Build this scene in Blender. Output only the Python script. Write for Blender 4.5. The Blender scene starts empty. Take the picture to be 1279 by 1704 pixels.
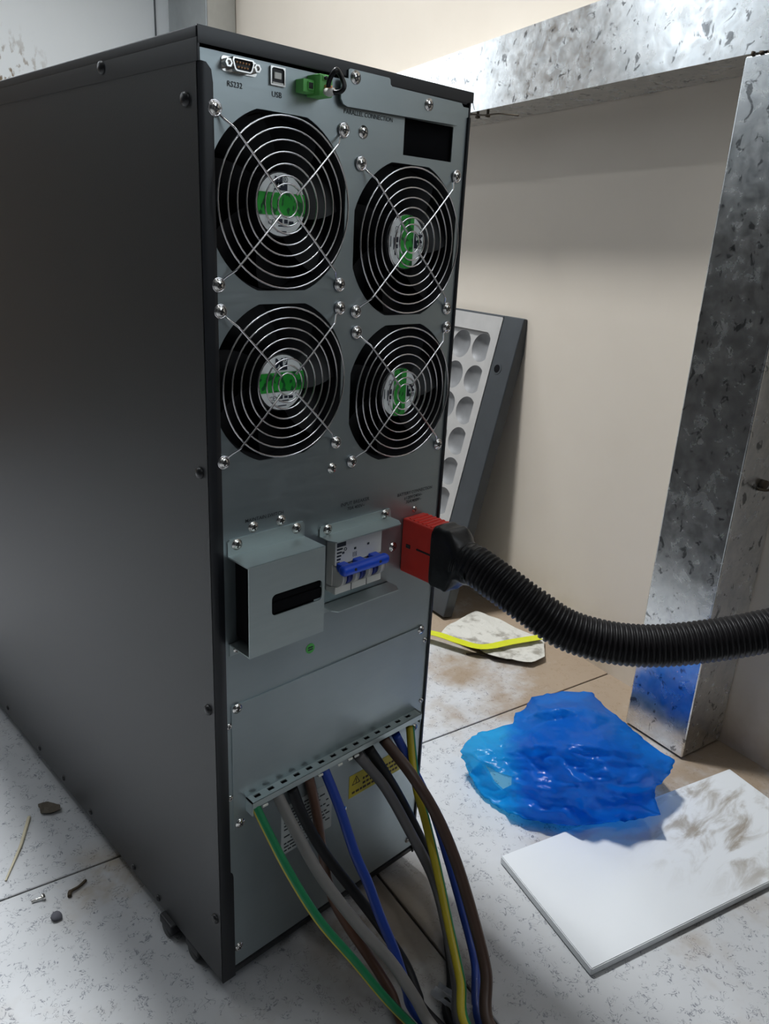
import bpy, bmesh, math, random
from mathutils import Vector, Matrix, noise as mnoise
from mathutils.geometry import delaunay_2d_cdt
random.seed(7)
S = bpy.context.scene
COL = S.collection
PI = math.pi

# ------------------------------------------------------------------ camera
TH = math.atan(0.182)                       # the room is turned against the cabinet
E1 = Vector((math.cos(TH), -math.sin(TH), 0)); E2 = Vector((math.sin(TH), math.cos(TH), 0))
ROOM = Matrix.Rotation(-TH, 4, 'Z')
cam = bpy.data.cameras.new('camera'); camo = bpy.data.objects.new('camera', cam); COL.objects.link(camo)
cam.sensor_fit = 'VERTICAL'; cam.sensor_height = 36; cam.sensor_width = 36
cam.lens = 1284.72 / 1704 * 36; cam.clip_start = 0.02
_r = Vector((0.7243, -0.6878, 0.0491)); _f = Vector((0.6609, 0.6722, -0.3338)); _f.normalize()
_r = (_r - _f * _r.dot(_f)).normalized(); _u = _r.cross(_f)
M = Matrix(((_r.x, _u.x, -_f.x, -0.2757), (_r.y, _u.y, -_f.y, -0.4606), (_r.z, _u.z, -_f.z, 0.671), (0, 0, 0, 1)))
camo.matrix_world = M
S.camera = camo

# ------------------------------------------------------------------ world, lights, exposure
w = bpy.data.worlds.new('world'); S.world = w; w.use_nodes = True
w.node_tree.nodes['Background'].inputs[0].default_value = (0.6, 0.7, 0.85, 1)
w.node_tree.nodes['Background'].inputs[1].default_value = 0.05
S.view_settings.view_transform = 'Standard'; S.view_settings.look = 'None'
S.view_settings.gamma = 1; S.view_settings.use_curve_mapping = False
S.view_settings.exposure = 0.45
LAMP_A = dict(loc=(0.20, 0.74, 2.5), power=17.0, size=0.26, color=(0.95, 0.98, 1.0), spread=math.radians(96))
LAMP_B = dict(loc=(-0.62, 1.25, 2.5), power=4.5, size=1.2, color=(0.85, 0.93, 1.0), label='long tube lamp on the ceiling left of the cabinet')
FILL_C = dict(loc=(0.0, -1.45, 2.5), power=4.0, size=1.2, color=(0.88, 0.94, 1.0), label='added fill tube lamp on the ceiling in front of the cabinet')  # added fill lamp, unseen; lights the fan labels from the front

# ------------------------------------------------------------------ helpers
def link(o): COL.objects.link(o); return o
WM = {}
def wm(o): return WM.get(o.name, Matrix.Identity(4))
def setparent(o, p):
    if p is not None:
        o.parent = p; o.matrix_parent_inverse = wm(p).inverted()
def tag(o, label=None, cat=None, group=None, kind=None):
    if label: o['label'] = label
    if cat: o['category'] = cat
    if group: o['group'] = group
    if kind: o['kind'] = kind
    return o
def thing(name, label, cat, loc=(0, 0, 0), group=None):
    o = bpy.data.objects.new(name, None); link(o); o.empty_display_size = .05
    o.location = loc; WM[o.name] = Matrix.Translation(Vector(loc))
    return tag(o, label, cat, group)
def obj(name, bm, mats, parent=None, mw=None, smooth=True, data=None):
    if data is None:
        me = bpy.data.meshes.new(name)
        if smooth:
            for f in bm.faces: f.smooth = True
            for e in bm.edges:
                if len(e.link_faces) == 2 and e.calc_face_angle(0) > 0.6: e.smooth = False
        bm.to_mesh(me); bm.free()
        for m in (mats if isinstance(mats, (list, tuple)) else [mats]): me.materials.append(m)
    else: me = data
    o = bpy.data.objects.new(name, me); link(o)
    if smooth and data is None:                    # keep large flat faces flat next to small bevels
        wn = o.modifiers.new('weighted_normal', 'WEIGHTED_NORMAL'); wn.keep_sharp = True; wn.weight = 90
    if mw is not None: o.matrix_world = mw; o.matrix_basis = mw; WM[o.name] = mw.copy()
    setparent(o, parent)
    return o
def B(): return bmesh.new()
def bx(bm, lo, hi, bev=0, mi=0, seg=2, mat=None):
    lo = Vector(lo); hi = Vector(hi)
    t = bmesh.new(); bmesh.ops.create_cube(t, size=1)
    for v in t.verts: v.co = Vector(((v.co.x + .5) * (hi.x - lo.x) + lo.x, (v.co.y + .5) * (hi.y - lo.y) + lo.y, (v.co.z + .5) * (hi.z - lo.z) + lo.z))
    if bev > 0: bmesh.ops.bevel(t, geom=t.edges[:], offset=bev, segments=seg, affect='EDGES', profile=.5)
    join(bm, t, mi, mat)
def join(bm, t, mi=0, mat=None):
    vm = {}
    for v in t.verts:
        vm[v] = bm.verts.new(mat @ v.co if mat is not None else v.co)
    for f in t.faces:
        try: nf = bm.faces.new([vm[v] for v in f.verts]); nf.material_index = mi if mi is not None else f.material_index
        except ValueError: pass
    t.free()
def catmull(P, n=8):
    P = [Vector(p) for p in P]; Q = [2 * P[0] - P[1]] + P + [2 * P[-1] - P[-2]]; o = []
    for i in range(1, len(Q) - 2):
        a, b, c, d = Q[i - 1:i + 3]
        for k in range(n):
            t = k / n
            o.append(.5 * (2 * b + (c - a) * t + (2 * a - 5 * b + 4 * c - d) * t * t + (3 * b - a - 3 * c + d) * t ** 3))
    o.append(P[-1]); return o
def frames(P, closed=False):
    n = len(P); T = []
    for i in range(n):
        a = P[(i - 1) % n] if closed or i > 0 else P[i]; b = P[(i + 1) % n] if closed or i < n - 1 else P[i]
        T.append((b - a).normalized())
    u = T[0].orthogonal().normalized(); out = []
    for t in T:
        u = (u - t * u.dot(t)).normalized(); out.append((t, u, t.cross(u)))
    return out
def tube(bm, P, r, n=8, closed=False, mi=0, mfun=None, cap=True, ref=None):
    P = [Vector(p) for p in P]; F = frames(P, closed)
    if ref is not None:
        F2 = []
        for (t, u, v) in F:
            u = (ref - t * ref.dot(t)).normalized(); F2.append((t, u, t.cross(u)))
        F = F2
    rings = []
    for i, p in enumerate(P):
        rr = r[i] if isinstance(r, (list, tuple)) else r
        rings.append([bm.verts.new(p + rr * (math.cos(2 * PI * k / n) * F[i][1] + math.sin(2 * PI * k / n) * F[i][2])) for k in range(n)])
    m = len(P)
    for i in range(m if closed else m - 1):
        a, b = rings[i], rings[(i + 1) % m]
        for k in range(n):
            f = bm.faces.new((a[k], a[(k + 1) % n], b[(k + 1) % n], b[k]))
            f.material_index = mfun(k) if mfun else mi
    if cap and not closed:
        for q in (list(reversed(rings[0])), rings[-1]):
            f = bm.faces.new(q); f.material_index = mi
def lathe(bm, prof, n=20, mat=None, mi=0):
    """profile [(radius, height)] turned about z, then moved by mat"""
    t = bmesh.new(); rings = []
    for r, h in prof:
        if r < 1e-6: rings.append([t.verts.new((0, 0, h))])
        else: rings.append([t.verts.new((r * math.cos(2 * PI * k / n), r * math.sin(2 * PI * k / n), h)) for k in range(n)])
    for a, b in zip(rings, rings[1:]):
        for k in range(n):
            k2 = (k + 1) % n
            q = [a[k % len(a)], a[k2 % len(a)], b[k2 % len(b)], b[k % len(b)]]
            q2 = []
            for v in q:
                if v not in q2: q2.append(v)
            if len(q2) > 2:
                try: t.faces.new(q2)
                except ValueError: pass
    join(bm, t, mi, mat)
def plate(bm, outer, holes, y0, y1, mi=0, mat=None):
    """flat sheet in the x-z plane with holes, from y0 to y1"""
    cu = bpy.data.curves.new('tmp', 'CURVE'); cu.dimensions = '2D'; cu.fill_mode = 'BOTH'; cu.extrude = abs(y1 - y0) / 2
    for loop in [outer] + list(holes):
        s = cu.splines.new('POLY'); s.points.add(len(loop) - 1); s.use_cyclic_u = True
        for p, q in zip(s.points, loop): p.co = (q[0], q[1], 0, 1)
    o = bpy.data.objects.new('tmp', cu); me = bpy.data.meshes.new_from_object(o)
    t = bmesh.new(); t.from_mesh(me); ym = (y0 + y1) / 2
    bmesh.ops.remove_doubles(t, verts=t.verts[:], dist=1e-6)
    for v in t.verts: v.co = Vector((v.co.x, ym - v.co.z, v.co.y))
    bmesh.ops.recalc_face_normals(t, faces=t.faces[:])
    bpy.data.objects.remove(o); bpy.data.curves.remove(cu); bpy.data.meshes.remove(me)
    join(bm, t, mi, mat)
def text(bm, s, x0, x1, zc, y=-0.0003, mi=0, mat=None, bold=0.0, ystretch=1.0):
    cu = bpy.data.curves.new('tmp', 'FONT'); cu.body = s; cu.size = 1; cu.offset = bold; cu.resolution_u = 2
    o = bpy.data.objects.new('tmp', cu); me = bpy.data.meshes.new_from_object(o)
    t = bmesh.new(); t.from_mesh(me)
    xs = [v.co.x for v in t.verts]; ys = [v.co.y for v in t.verts]
    k = (x1 - x0) / (max(xs) - min(xs)); ym = (min(ys) + max(ys)) / 2; xm = min(xs)
    for v in t.verts: v.co = Vector(((v.co.x - xm) * k + x0, y, (v.co.y - ym) * k * ystretch + zc))
    bpy.data.objects.remove(o); bpy.data.curves.remove(cu); bpy.data.meshes.remove(me)
    join(bm, t, mi, mat)
def rrect(x0, z0, x1, z1, r, n=5):
    o = []
    for cx, cz, a in ((x1 - r, z1 - r, 0), (x0 + r, z1 - r, PI / 2), (x0 + r, z0 + r, PI), (x1 - r, z0 + r, 1.5 * PI)):
        for k in range(n + 1):
            t = a + k / n * PI / 2; o.append((cx + r * math.cos(t), cz + r * math.sin(t)))
    return o
def disc_poly(cx, cz, r, n=32): return [(cx + r * math.cos(2 * PI * k / n), cz + r * math.sin(2 * PI * k / n)) for k in range(n)]

# ------------------------------------------------------------------ materials
class N:
    def __init__(s, name):
        s.m = bpy.data.materials.new(name); s.m.use_nodes = True; s.t = s.m.node_tree
        s.b = s.t.nodes['Principled BSDF']; s.out = s.t.nodes['Material Output']
    def n(s, typ, **kw):
        x = s.t.nodes.new(typ)
        for k, v in kw.items():
            if k in x.inputs: s.put(x.inputs[k], v)
            else: setattr(x, k, v)
        return x
    def put(s, sock, v):
        if isinstance(v, bpy.types.NodeSocket): s.t.links.new(v, sock)
        else:
            if sock.type == 'RGBA' and len(v) == 3: v = (*v, 1)
            sock.default_value = v
    def set(s, **kw):
        for k, v in kw.items(): s.put(s.b.inputs[k.replace('_', ' ')], v)
        return s
    def pos(s): return s.n('ShaderNodeNewGeometry').outputs['Position']
    def objc(s): return s.n('ShaderNodeTexCoord').outputs['Object']
    def scale(s, v, sc): return s.n('ShaderNodeMapping', Vector=v, Scale=sc).outputs[0]
    def noise(s, v, scale, detail=3, rough=.55, dist=0):
        return s.n('ShaderNodeTexNoise', Vector=v, Scale=scale, Detail=detail, Roughness=rough, Distortion=dist).outputs['Fac']
    def voro(s, v, scale, out='Color'): return s.n('ShaderNodeTexVoronoi', Vector=v, Scale=scale).outputs[out]
    def ramp(s, f, a, b, c0=0., c1=1.):
        x = s.n('ShaderNodeMapRange', Value=f); x.clamp = True; x.interpolation_type = 'SMOOTHSTEP'
        for k, v in zip(('From Min', 'From Max', 'To Min', 'To Max'), (a, b, c0, c1)): x.inputs[k].default_value = v
        return x.outputs[0]
    def math(s, op, a, b=0.):
        x = s.n('ShaderNodeMath', operation=op); s.put(x.inputs[0], a); s.put(x.inputs[1], b); return x.outputs[0]
    def mix(s, f, a, b):
        x = s.n('ShaderNodeMix', data_type='RGBA'); s.put(x.inputs[0], f); s.put(x.inputs[6], a); s.put(x.inputs[7], b); return x.outputs[2]
    def dot(s, v, d):
        x = s.n('ShaderNodeVectorMath', operation='DOT_PRODUCT'); s.put(x.inputs[0], v); x.inputs[1].default_value = d; return x.outputs['Value']
    def dist(s, v, p):
        x = s.n('ShaderNodeVectorMath', operation='DISTANCE'); s.put(x.inputs[0], v); x.inputs[1].default_value = p; return x.outputs['Value']
    def bump(s, h, strength=.2, d=.001):
        s.put(s.b.inputs['Normal'], s.n('ShaderNodeBump', Height=h, Strength=strength, Distance=d).outputs[0]); return s
def simple(name, col, rough=.5, metal=0., var=.12, sc=60, bump=0., bsc=400, spec=.5):
    a = N(name); v = a.objc(); f = a.noise(v, sc, 3)
    a.set(Base_Color=a.mix(f, tuple(c * (1 - var) for c in col), tuple(min(1, c * (1 + var)) for c in col)), Roughness=rough, Metallic=metal, Specular_IOR_Level=spec)
    if bump: a.bump(a.noise(v, bsc, 2), bump)
    return a.m

# brushed zinc sheet of the rear panel
a = N('zinc_sheet'); v = a.objc()
f = a.noise(a.scale(v, (40, 40, 260)), 1, 4); g = a.noise(v, 14, 3)
a.set(Base_Color=a.mix(g, (.33, .385, .40), (.42, .47, .485)), Metallic=.88, Roughness=a.ramp(f, .3, .7, .38, .44))
ZINC = a.m
a = N('zinc_bright'); v = a.objc(); f = a.noise(a.scale(v, (40, 40, 200)), 1, 4)
a.set(Base_Color=a.mix(f, (.44, .51, .51), (.52, .58, .575)), Metallic=.7, Roughness=.42)
ZINC2 = a.m
# powder-coated black sheet
a = N('black_powder_coat'); v = a.objc(); f = a.noise(v, 900, 2)
a.set(Base_Color=a.mix(f, (.018, .018, .019), (.026, .026, .027)), Roughness=.42); a.bump(f, .12, .0006)
BLACK = a.m
BLACK2 = simple('black_edge_coat', (.012, .013, .016), .38)
DARK = simple('dark_plastic', (.012, .012, .014), .45)
PITCH = simple('dark_void', (.004, .004, .005), .9, spec=.1)
CHROME = simple('screw_steel', (.78, .76, .73), .18, 1.0, .06, 300)
WIRE = simple('guard_wire_chrome', (.80, .78, .80), .16, 1.0, .05, 200)
SLOTM = simple('screw_recess', (.03, .03, .03), .4)
BSCREW = simple('black_screw', (.015, .015, .016), .3)
WHITEP = simple('white_plastic', (.72, .71, .66), .4)
PAPERW = simple('label_white', (.92, .94, .94), .45, var=.04)
INK = simple('printed_ink', (.03, .035, .04), .6)
INKB = simple('printed_logo_blue_black', (.015, .02, .04), .5)
GREENP = simple('green_plastic', (.15, .52, .13), .4)
ORANGE = simple('copper_wire', (.6, .28, .10), .4)
BLUEP = simple('blue_plastic', (.015, .08, .62), .32)
BLUED = simple('dark_blue_plastic', (.01, .03, .28), .35)
REDP = simple('red_plastic', (.68, .035, .022), .38, bump=.05)
TAPE = simple('black_tape', (.009, .009, .010), .36, bump=.3, bsc=160, spec=.35)
HOSE = simple('black_conduit', (.009, .008, .009), .42, var=.2, spec=.28)
STICK = simple('green_sticker', (.08, .42, .08), .5)
a = N('green_band'); v = a.objc(); f = a.noise(a.scale(v, (220, 220, 160)), 1, 1)
a.set(Base_Color=a.mix(a.ramp(f, .52, .6), (.03, .42, .05), (.01, .12, .03)), Roughness=.3); GBAND = a.m
YLAB = simple('yellow_label', (.62, .50, .02), .5)
a = N('label_foil'); a.set(Base_Color=(.50, .53, .52), Roughness=.5, Metallic=.2); FOIL = a.m
CG = simple('cable_green', (.01, .20, .075), .38); CY = simple('cable_yellow', (.50, .40, .02), .4)
CGR = simple('cable_grey', (.20, .19, .18), .42); CBK = simple('cable_black', (.010, .010, .011), .5, spec=.3)
CBR = simple('cable_brown', (.115, .05, .028), .4); CBL = simple('cable_blue', (.015, .05, .30), .36)
CGR2 = simple('cable_dark_grey', (.13, .125, .125), .42); CBR2 = simple('cable_dark_brown', (.075, .042, .030), .42)

# floor tiles: pale grey with dark squiggles, brown grime near the wall and under the cabinet
a = N('speckled_floor_tile'); p = a.pos()
base = a.mix(a.noise(p, 9, 4), (.42, .43, .445), (.56, .57, .585))
n1 = a.noise(p, 95, 2, .5, 2.2); line = a.ramp(a.math('ABSOLUTE', a.math('SUBTRACT', n1, .5)), .010, .034, 1, 0)
msk = a.ramp(a.noise(p, 75, 2), .50, .57)
c = a.mix(a.math('MULTIPLY', a.math('MULTIPLY', line, msk), .85), base, (.13, .14, .17))
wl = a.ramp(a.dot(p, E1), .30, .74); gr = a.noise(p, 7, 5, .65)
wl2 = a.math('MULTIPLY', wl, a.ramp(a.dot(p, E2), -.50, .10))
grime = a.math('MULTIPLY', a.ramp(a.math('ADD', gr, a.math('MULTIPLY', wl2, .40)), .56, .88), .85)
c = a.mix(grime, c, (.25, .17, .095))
# worn brown patch along the joint below the cabinet's right corner and at the joint on the left
d1 = a.ramp(a.dist(p, (.17, -.035, 0)), .02, .15, 1, 0)
c = a.mix(a.math('MULTIPLY', d1, a.ramp(gr, .35, .62)), c, (.17, .125, .08))
d2 = a.ramp(a.dist(p, (-.02, .20, 0)), .0, .08, 1, 0)
c = a.mix(a.math('MULTIPLY', d2, a.ramp(gr, .42, .62)), c, (.33, .25, .15))
d3 = a.ramp(a.dist(p, (.06, -.13, 0)), .05, .30, 1, 0)
c = a.mix(a.math('MULTIPLY', d3, a.ramp(a.noise(p, 16, 4), .3, .7, .1, .45)), c, (.30, .28, .26))
a.set(Base_Color=c, Roughness=a.ramp(gr, .3, .7, .32, .5)); a.bump(gr, .05)
TILE = a.m
GROUT = simple('dark_grout', (.05, .042, .034), .9)
# loose glazed tile
a = N('white_glazed_tile'); v = a.pos()
sm = a.noise(a.scale(v, (14, 40, 1)), 1, 5, .6, .6)
dm = a.ramp(a.dist(v, (.585, -.215, .01)), .03, .17, 1, 0)
a.set(Base_Color=a.mix(a.math('MULTIPLY', dm, a.ramp(sm, .45, .68, 0, .85)), (.66, .68, .70), (.23, .185, .13)), Roughness=.30)
WTILE = a.m
TEDGE = simple('tile_body', (.60, .60, .58), .7, bump=.2)
# walls
a = N('cream_wall'); p = a.pos(); f = a.noise(p, 5, 4); g = a.noise(p, 260, 2)
sc = a.math('MULTIPLY', a.ramp(a.dist(p, (.55, .385, .205)), .0, .07, 1, 0), a.ramp(a.noise(p, 45, 4), .45, .7, 0, .8))
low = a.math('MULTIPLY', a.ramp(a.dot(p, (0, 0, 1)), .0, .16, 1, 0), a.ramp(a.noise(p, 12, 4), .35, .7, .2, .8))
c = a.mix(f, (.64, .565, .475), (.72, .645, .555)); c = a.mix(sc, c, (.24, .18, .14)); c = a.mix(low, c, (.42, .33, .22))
a.set(Base_Color=c, Roughness=.6); a.bump(g, .08, .0006); CREAM = a.m
a = N('white_wall'); p = a.pos(); f = a.noise(p, 4, 3)
st = a.math('MULTIPLY', a.ramp(a.dist(p, tuple(E1 * .24 + E2 * 2.05 + Vector((0, 0, 1.03)))), .0, .15, 1, 0), a.ramp(a.noise(a.scale(p, (1, 1, .5)), 60, 4), .52, .64))
a.set(Base_Color=a.mix(st, a.mix(f, (.80, .84, .86), (.86, .89, .91)), (.20, .13, .06)), Roughness=.6); WHITEW = a.m
a = N('ceiling_paint'); a.set(Base_Color=a.mix(a.noise(a.pos(), 3, 3), (.72, .72, .70), (.78, .78, .76)), Roughness=.8); CEIL = a.m
a = N('dull_wall_paint'); a.set(Base_Color=a.mix(a.noise(a.pos(), 3, 3), (.07, .075, .08), (.10, .105, .11)), Roughness=.8); DULLW = a.m
a = N('added_door_brown'); v = a.objc(); f = a.noise(a.scale(v, (30, 30, 2)), 1, 5)
a.set(Base_Color=a.mix(f, (.26, .17, .09), (.38, .26, .15)), Roughness=.5); DOORW = a.m
# hot-dip galvanised steel
a = N('galvanised_steel'); v = a.objc()
cell = a.voro(v, 45); sep = a.n('ShaderNodeSeparateColor', Color=cell); r0 = sep.outputs[0]
nn = a.noise(v, 40, 4, .6, .8); sp = a.ramp(a.noise(a.scale(v, (1, 1, .8)), 70, 4, .62, .6), .59, .66)
mo = a.ramp(a.noise(v, 48, 6, .7, .3), .25, .75); c = a.mix(mo, (.62, .64, .65), (.86, .87, .87)); c = a.mix(a.math('MULTIPLY', sp, .75), c, (.10, .105, .11))
a.set(Base_Color=c, Metallic=1.0, Roughness=a.math('ADD', a.math('MULTIPLY', a.math('ADD', nn, a.math('MULTIPLY', mo, .20)), .30), .06)); a.bump(a.noise(v, 55, 3), .04, .0015)
GALV = a.m
a = N('galvanised_plain'); v = a.objc(); a.set(Base_Color=a.mix(a.noise(v, 40, 3), (.46, .48, .48), (.54, .56, .56)), Metallic=1.0, Roughness=.32); GALV2 = a.m
# raised-floor panel
PAN = simple('panel_pressed_steel', (.40, .385, .37), .5, .15, .15, 30)
DISH = simple('panel_shade_dimple', (.17, .17, .172), .5, .1, .2, 60)  # dark colour stands in for the shade inside the hollows
RIM = simple('panel_dark_rim', (.045, .05, .055), .4, .2, .25, 25)
# paper, strap, debris
a = N('crumpled_paper'); v = a.objc(); sm = a.ramp(a.noise(v, 28, 5, .65), .48, .66)
a.set(Base_Color=a.mix(sm, (.50, .485, .44), (.24, .225, .19)), Roughness=.7); a.bump(a.noise(v, 60, 4), .4, .003); PAPER = a.m
STRAP = simple('yellow_green_strap', (.50, .52, .02), .4)
STRAW = simple('pale_straw', (.55, .50, .36), .7); TWIG = simple('dark_twig', (.07, .05, .03), .8); LEAF = simple('dry_brown_leaf', (.09, .075, .055), .8)
PEB = simple('grey_pebble', (.10, .10, .12), .8)
SHEETW = N('thin_white_film'); SHEETW.set(Base_Color=(.75, .76, .78), Roughness=.35, Transmission_Weight=.3); SHEETW = SHEETW.m
# blue carrier bag film: reflects, scatters through and lets tinted light pass
a = N('blue_bag_film'); v = a.objc(); t = a.t
thin = a.n('ShaderNodeAttribute', attribute_name='thin').outputs['Fac']
cr = a.noise(a.n('ShaderNodeMapping', Vector=v, Rotation=(0, 0, .6), Scale=(35, 130, 90)).outputs[0], 1, 4, .6, .8)
a.set(Base_Color=a.mix(thin, (.018, .20, .72), (.02, .42, .88)), Roughness=.13); a.bump(cr, .32, .004)
tl = a.n('ShaderNodeBsdfTranslucent', Color=a.mix(thin, (.03, .43, .95), (.06, .64, .97))); tr = a.n('ShaderNodeBsdfTransparent', Color=a.mix(thin, (.18, .64, .97), (.40, .82, .98)))
m1 = a.n("ShaderNodeMixShader", Fac=.56); t.links.new(a.b.outputs[0], m1.inputs[1]); t.links.new(tl.outputs[0], m1.inputs[2])
m2 = a.n('ShaderNodeMixShader', Fac=a.math('ADD', a.math('MULTIPLY', thin, .10), .36)); t.links.new(m1.outputs[0], m2.inputs[1]); t.links.new(tr.outputs[0], m2.inputs[2])
t.links.new(m2.outputs[0], a.out.inputs[0]); BAG = a.m
a = N('lamp_diffuser'); a.set(Base_Color=(.9, .9, .9), Emission_Color=(1, .97, .93), Emission_Strength=6.0); DIFF = a.m
a = N('added_glow_pane'); a.set(Base_Color=(.8, .85, .9), Roughness=.4, Emission_Color=(.85, .93, 1.0), Emission_Strength=2.6); GLOWP = a.m  # glow of the added windows in the back wall
a = N('added_dim_glow_pane'); a.set(Base_Color=(.8, .85, .9), Roughness=.4, Emission_Color=(.82, .92, 1.0), Emission_Strength=1.6); GLOWP2 = a.m  # weaker glow of the added window in the right wall
LAMPH = simple('lamp_housing', (.75, .75, .75), .4)

# ------------------------------------------------------------------ the room
X0, X1, Y0, Y1, ZC = -2.0, 0.775, -2.4, 2.05, 2.6
def struct(name, bm, m, parent=None, smooth=False):
    o = obj(name, bm, m, parent, ROOM if parent is None else None, smooth)
    if parent is None: o['kind'] = 'structure'
    return o
b = B(); bx(b, (X0 - .1, Y0 - .1, -.08), (X1 + .1, Y1 + .1, -.0025)); floor = struct('floor', b, GROUT)
TS, GAP = 0.6, 0.0012
meshes = {}
i = 0
for kx in range(-4, 1):
    for ky in range(-5, 4):
        xa, xb = max(X0, .204 + TS * kx) , min(X1 + .02, .204 + TS * (kx + 1)); ya, yb = max(Y0, .222 + TS * ky), min(Y1, .222 + TS * (ky + 1))
        if xb - xa < .02 or yb - ya < .02: continue
        key = (round(xb - xa, 4), round(yb - ya, 4))
        if key not in meshes:
            b = B(); bx(b, (GAP - key[0] / 2, GAP - key[1] / 2, -.006), (key[0] / 2 - GAP, key[1] / 2 - GAP, 0), .0008, seg=1)
            o = obj('floor_tile', b, TILE, None, None, False); meshes[key] = o.data
        else: o = obj('floor_tile', None, None, None, None, False, meshes[key])
        mw = ROOM @ Matrix.Translation(((xa + xb) / 2, (ya + yb) / 2, 0))
        o.matrix_world = mw; o.matrix_basis = mw; setparent(o, floor)
        i += 1
b = B(); bx(b, (X1, Y0, -.03), (X1 + .1, Y1 + .1, ZC)); struct('wall_right', b, CREAM)
b = B(); bx(b, (X0 - .1, Y1, -.03), (X1, Y1 + .1, ZC)); wb = struct('wall_back', b, WHITEW)
b = B(); bx(b, (X0 - .1, Y0, -.03), (X0, Y1, ZC)); struct('wall_left', b, DULLW)
b = B(); bx(b, (X0 - .1, Y0 - .1, -.03), (X1 + .1, Y0, ZC)); struct('wall_front', b, DULLW)
b = B(); bx(b, (X0 - .1, Y0 - .1, ZC), (X1 + .1, Y1 + .1, ZC + .1)); struct('ceiling', b, CEIL)
# thin joint batten on the back wall beside the post
b = B(); bx(b, (.648, Y1 - .004, 0), (.652, Y1, ZC - .1)); struct('trim_1', b, simple('joint_grey', (.10, .11, .12), .7))
# unseen door added for the brown patch reflected in the rail
b = B(); bx(b, (-1.22, Y1 - .03, 0.002), (-.56, Y1 - .001, 2.05), .003); door = struct('added_door_1', b, DOORW)
b = B()
bx(b, (-1.27, Y1 - .045, 0.002), (-1.22, Y1 - .001, 2.10), .003); bx(b, (-.56, Y1 - .045, 0.002), (-.51, Y1 - .001, 2.10), .003); bx(b, (-1.27, Y1 - .045, 2.05), (-.51, Y1 - .001, 2.10), .003)
o = obj('added_door_frame', b, DOORW, None, ROOM); setparent(o, door)
b = B(); tube(b, [(-.62, Y1 - .03, 1.0), (-.62, Y1 - .075, 1.0)], .008, 10); tube(b, [(-.615, Y1 - .072, 1.0), (-.73, Y1 - .072, 1.0)], .009, 10)
o = obj('added_door_handle', b, CHROME, None, ROOM); setparent(o, door)

# added glowing window, unseen, left of the door; whitens the rail's reflection
b = B(); wy = Y1
for lo, hi in (((-1.98, 1.40), (-1.94, 2.35)), ((-1.34, 1.40), (-1.30, 2.35)), ((-1.94, 1.40), (-1.34, 1.44)), ((-1.94, 2.31), (-1.34, 2.35)), ((-1.655, 1.44), (-1.625, 2.31))): bx(b, (lo[0], wy - .03, lo[1]), (hi[0], wy + .001, hi[1]), .003)
glowwin = struct('added_window_1', b, LAMPH)
for x0_, x1_ in ((-1.94, -1.655), (-1.625, -1.34)):
    b = B(); bx(b, (x0_, wy - .010, 1.44), (x1_, wy - .004, 2.31)); o = obj('glow_pane', b, GLOWP, None, ROOM); setparent(o, glowwin)
# second added glowing window, out of view; brightens the top of the rear panel
b = B(); wx = X1
for lo, hi in (((-1.50, .90), (-1.45, 1.90)), ((-.50, .90), (-.45, 1.90)), ((-1.45, .90), (-.50, .95)), ((-1.45, 1.85), (-.50, 1.90)), ((-.995, .95), (-.955, 1.85))): bx(b, (wx - .03, lo[0], lo[1]), (wx + .001, hi[0], hi[1]), .003)
glowwin2 = struct('added_window_2', b, LAMPH)
for y0_, y1_ in ((-1.45, -.995), (-.955, -.50)):
    b = B(); bx(b, (wx - .010, y0_, .95), (wx - .004, y1_, 1.85)); o = obj('glow_pane', b, GLOWP2, None, ROOM); setparent(o, glowwin2)
# third added glowing window, unseen; gives the rail its white left end
b = B(); wy = Y1
for lo, hi in (((-.50, .98), (-.47, 1.95)), ((.02, .98), (.06, 1.95)), ((-.47, .98), (.02, 1.02)), ((-.47, 1.91), (.02, 1.95))): bx(b, (lo[0], wy - .03, lo[1]), (hi[0], wy + .001, hi[1]), .003)
glowwin3 = struct('added_window_3', b, LAMPH)
b = B(); bx(b, (-.47, wy - .010, 1.02), (.02, wy - .004, 1.91)); o = obj('glow_pane', b, GLOWP, None, ROOM); setparent(o, glowwin3)
# post in the far right corner
b = B(); bx(b, (.690, 1.75, .003), (.7742, 2.049, 2.55), .004)
pst = obj('corner_post', b, GALV2, None, ROOM); tag(pst, 'tall grey metal casing in the far corner behind the black cabinet', 'post')

# ------------------------------------------------------------------ ceiling lamps
def lamp_round(L):
    t = thing('ceiling_lamp', 'round ceiling lamp above the right side of the cabinet', 'lamp', (L['loc'][0], L['loc'][1], ZC))
    c = Matrix.Translation((L['loc'][0], L['loc'][1], 0))
    b = B(); lathe(b, [(0, ZC - .001), (L['size'] / 2 + .02, ZC - .001), (L['size'] / 2 + .02, ZC - .05), (L['size'] / 2, ZC - .055), (L['size'] / 2, ZC - .03)], 40, c); obj('lamp_housing', b, LAMPH, t)
    b = B(); lathe(b, [(L['size'] / 2 - .001, ZC - .04), (L['size'] / 2 - .02, ZC - .052), (0, ZC - .055)], 40, c); obj('diffuser', b, DIFF, t)
    d = bpy.data.lights.new('lamp_light', 'AREA'); d.shape = 'DISK'; d.size = L['size']; d.energy = L['power']; d.color = L['color']; d.spread = L['spread']
    o = bpy.data.objects.new('lamp_light', d); link(o); o.location = (L['loc'][0], L['loc'][1], ZC - .06); o.matrix_basis = Matrix.Translation(o.location); setparent(o, t)
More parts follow.
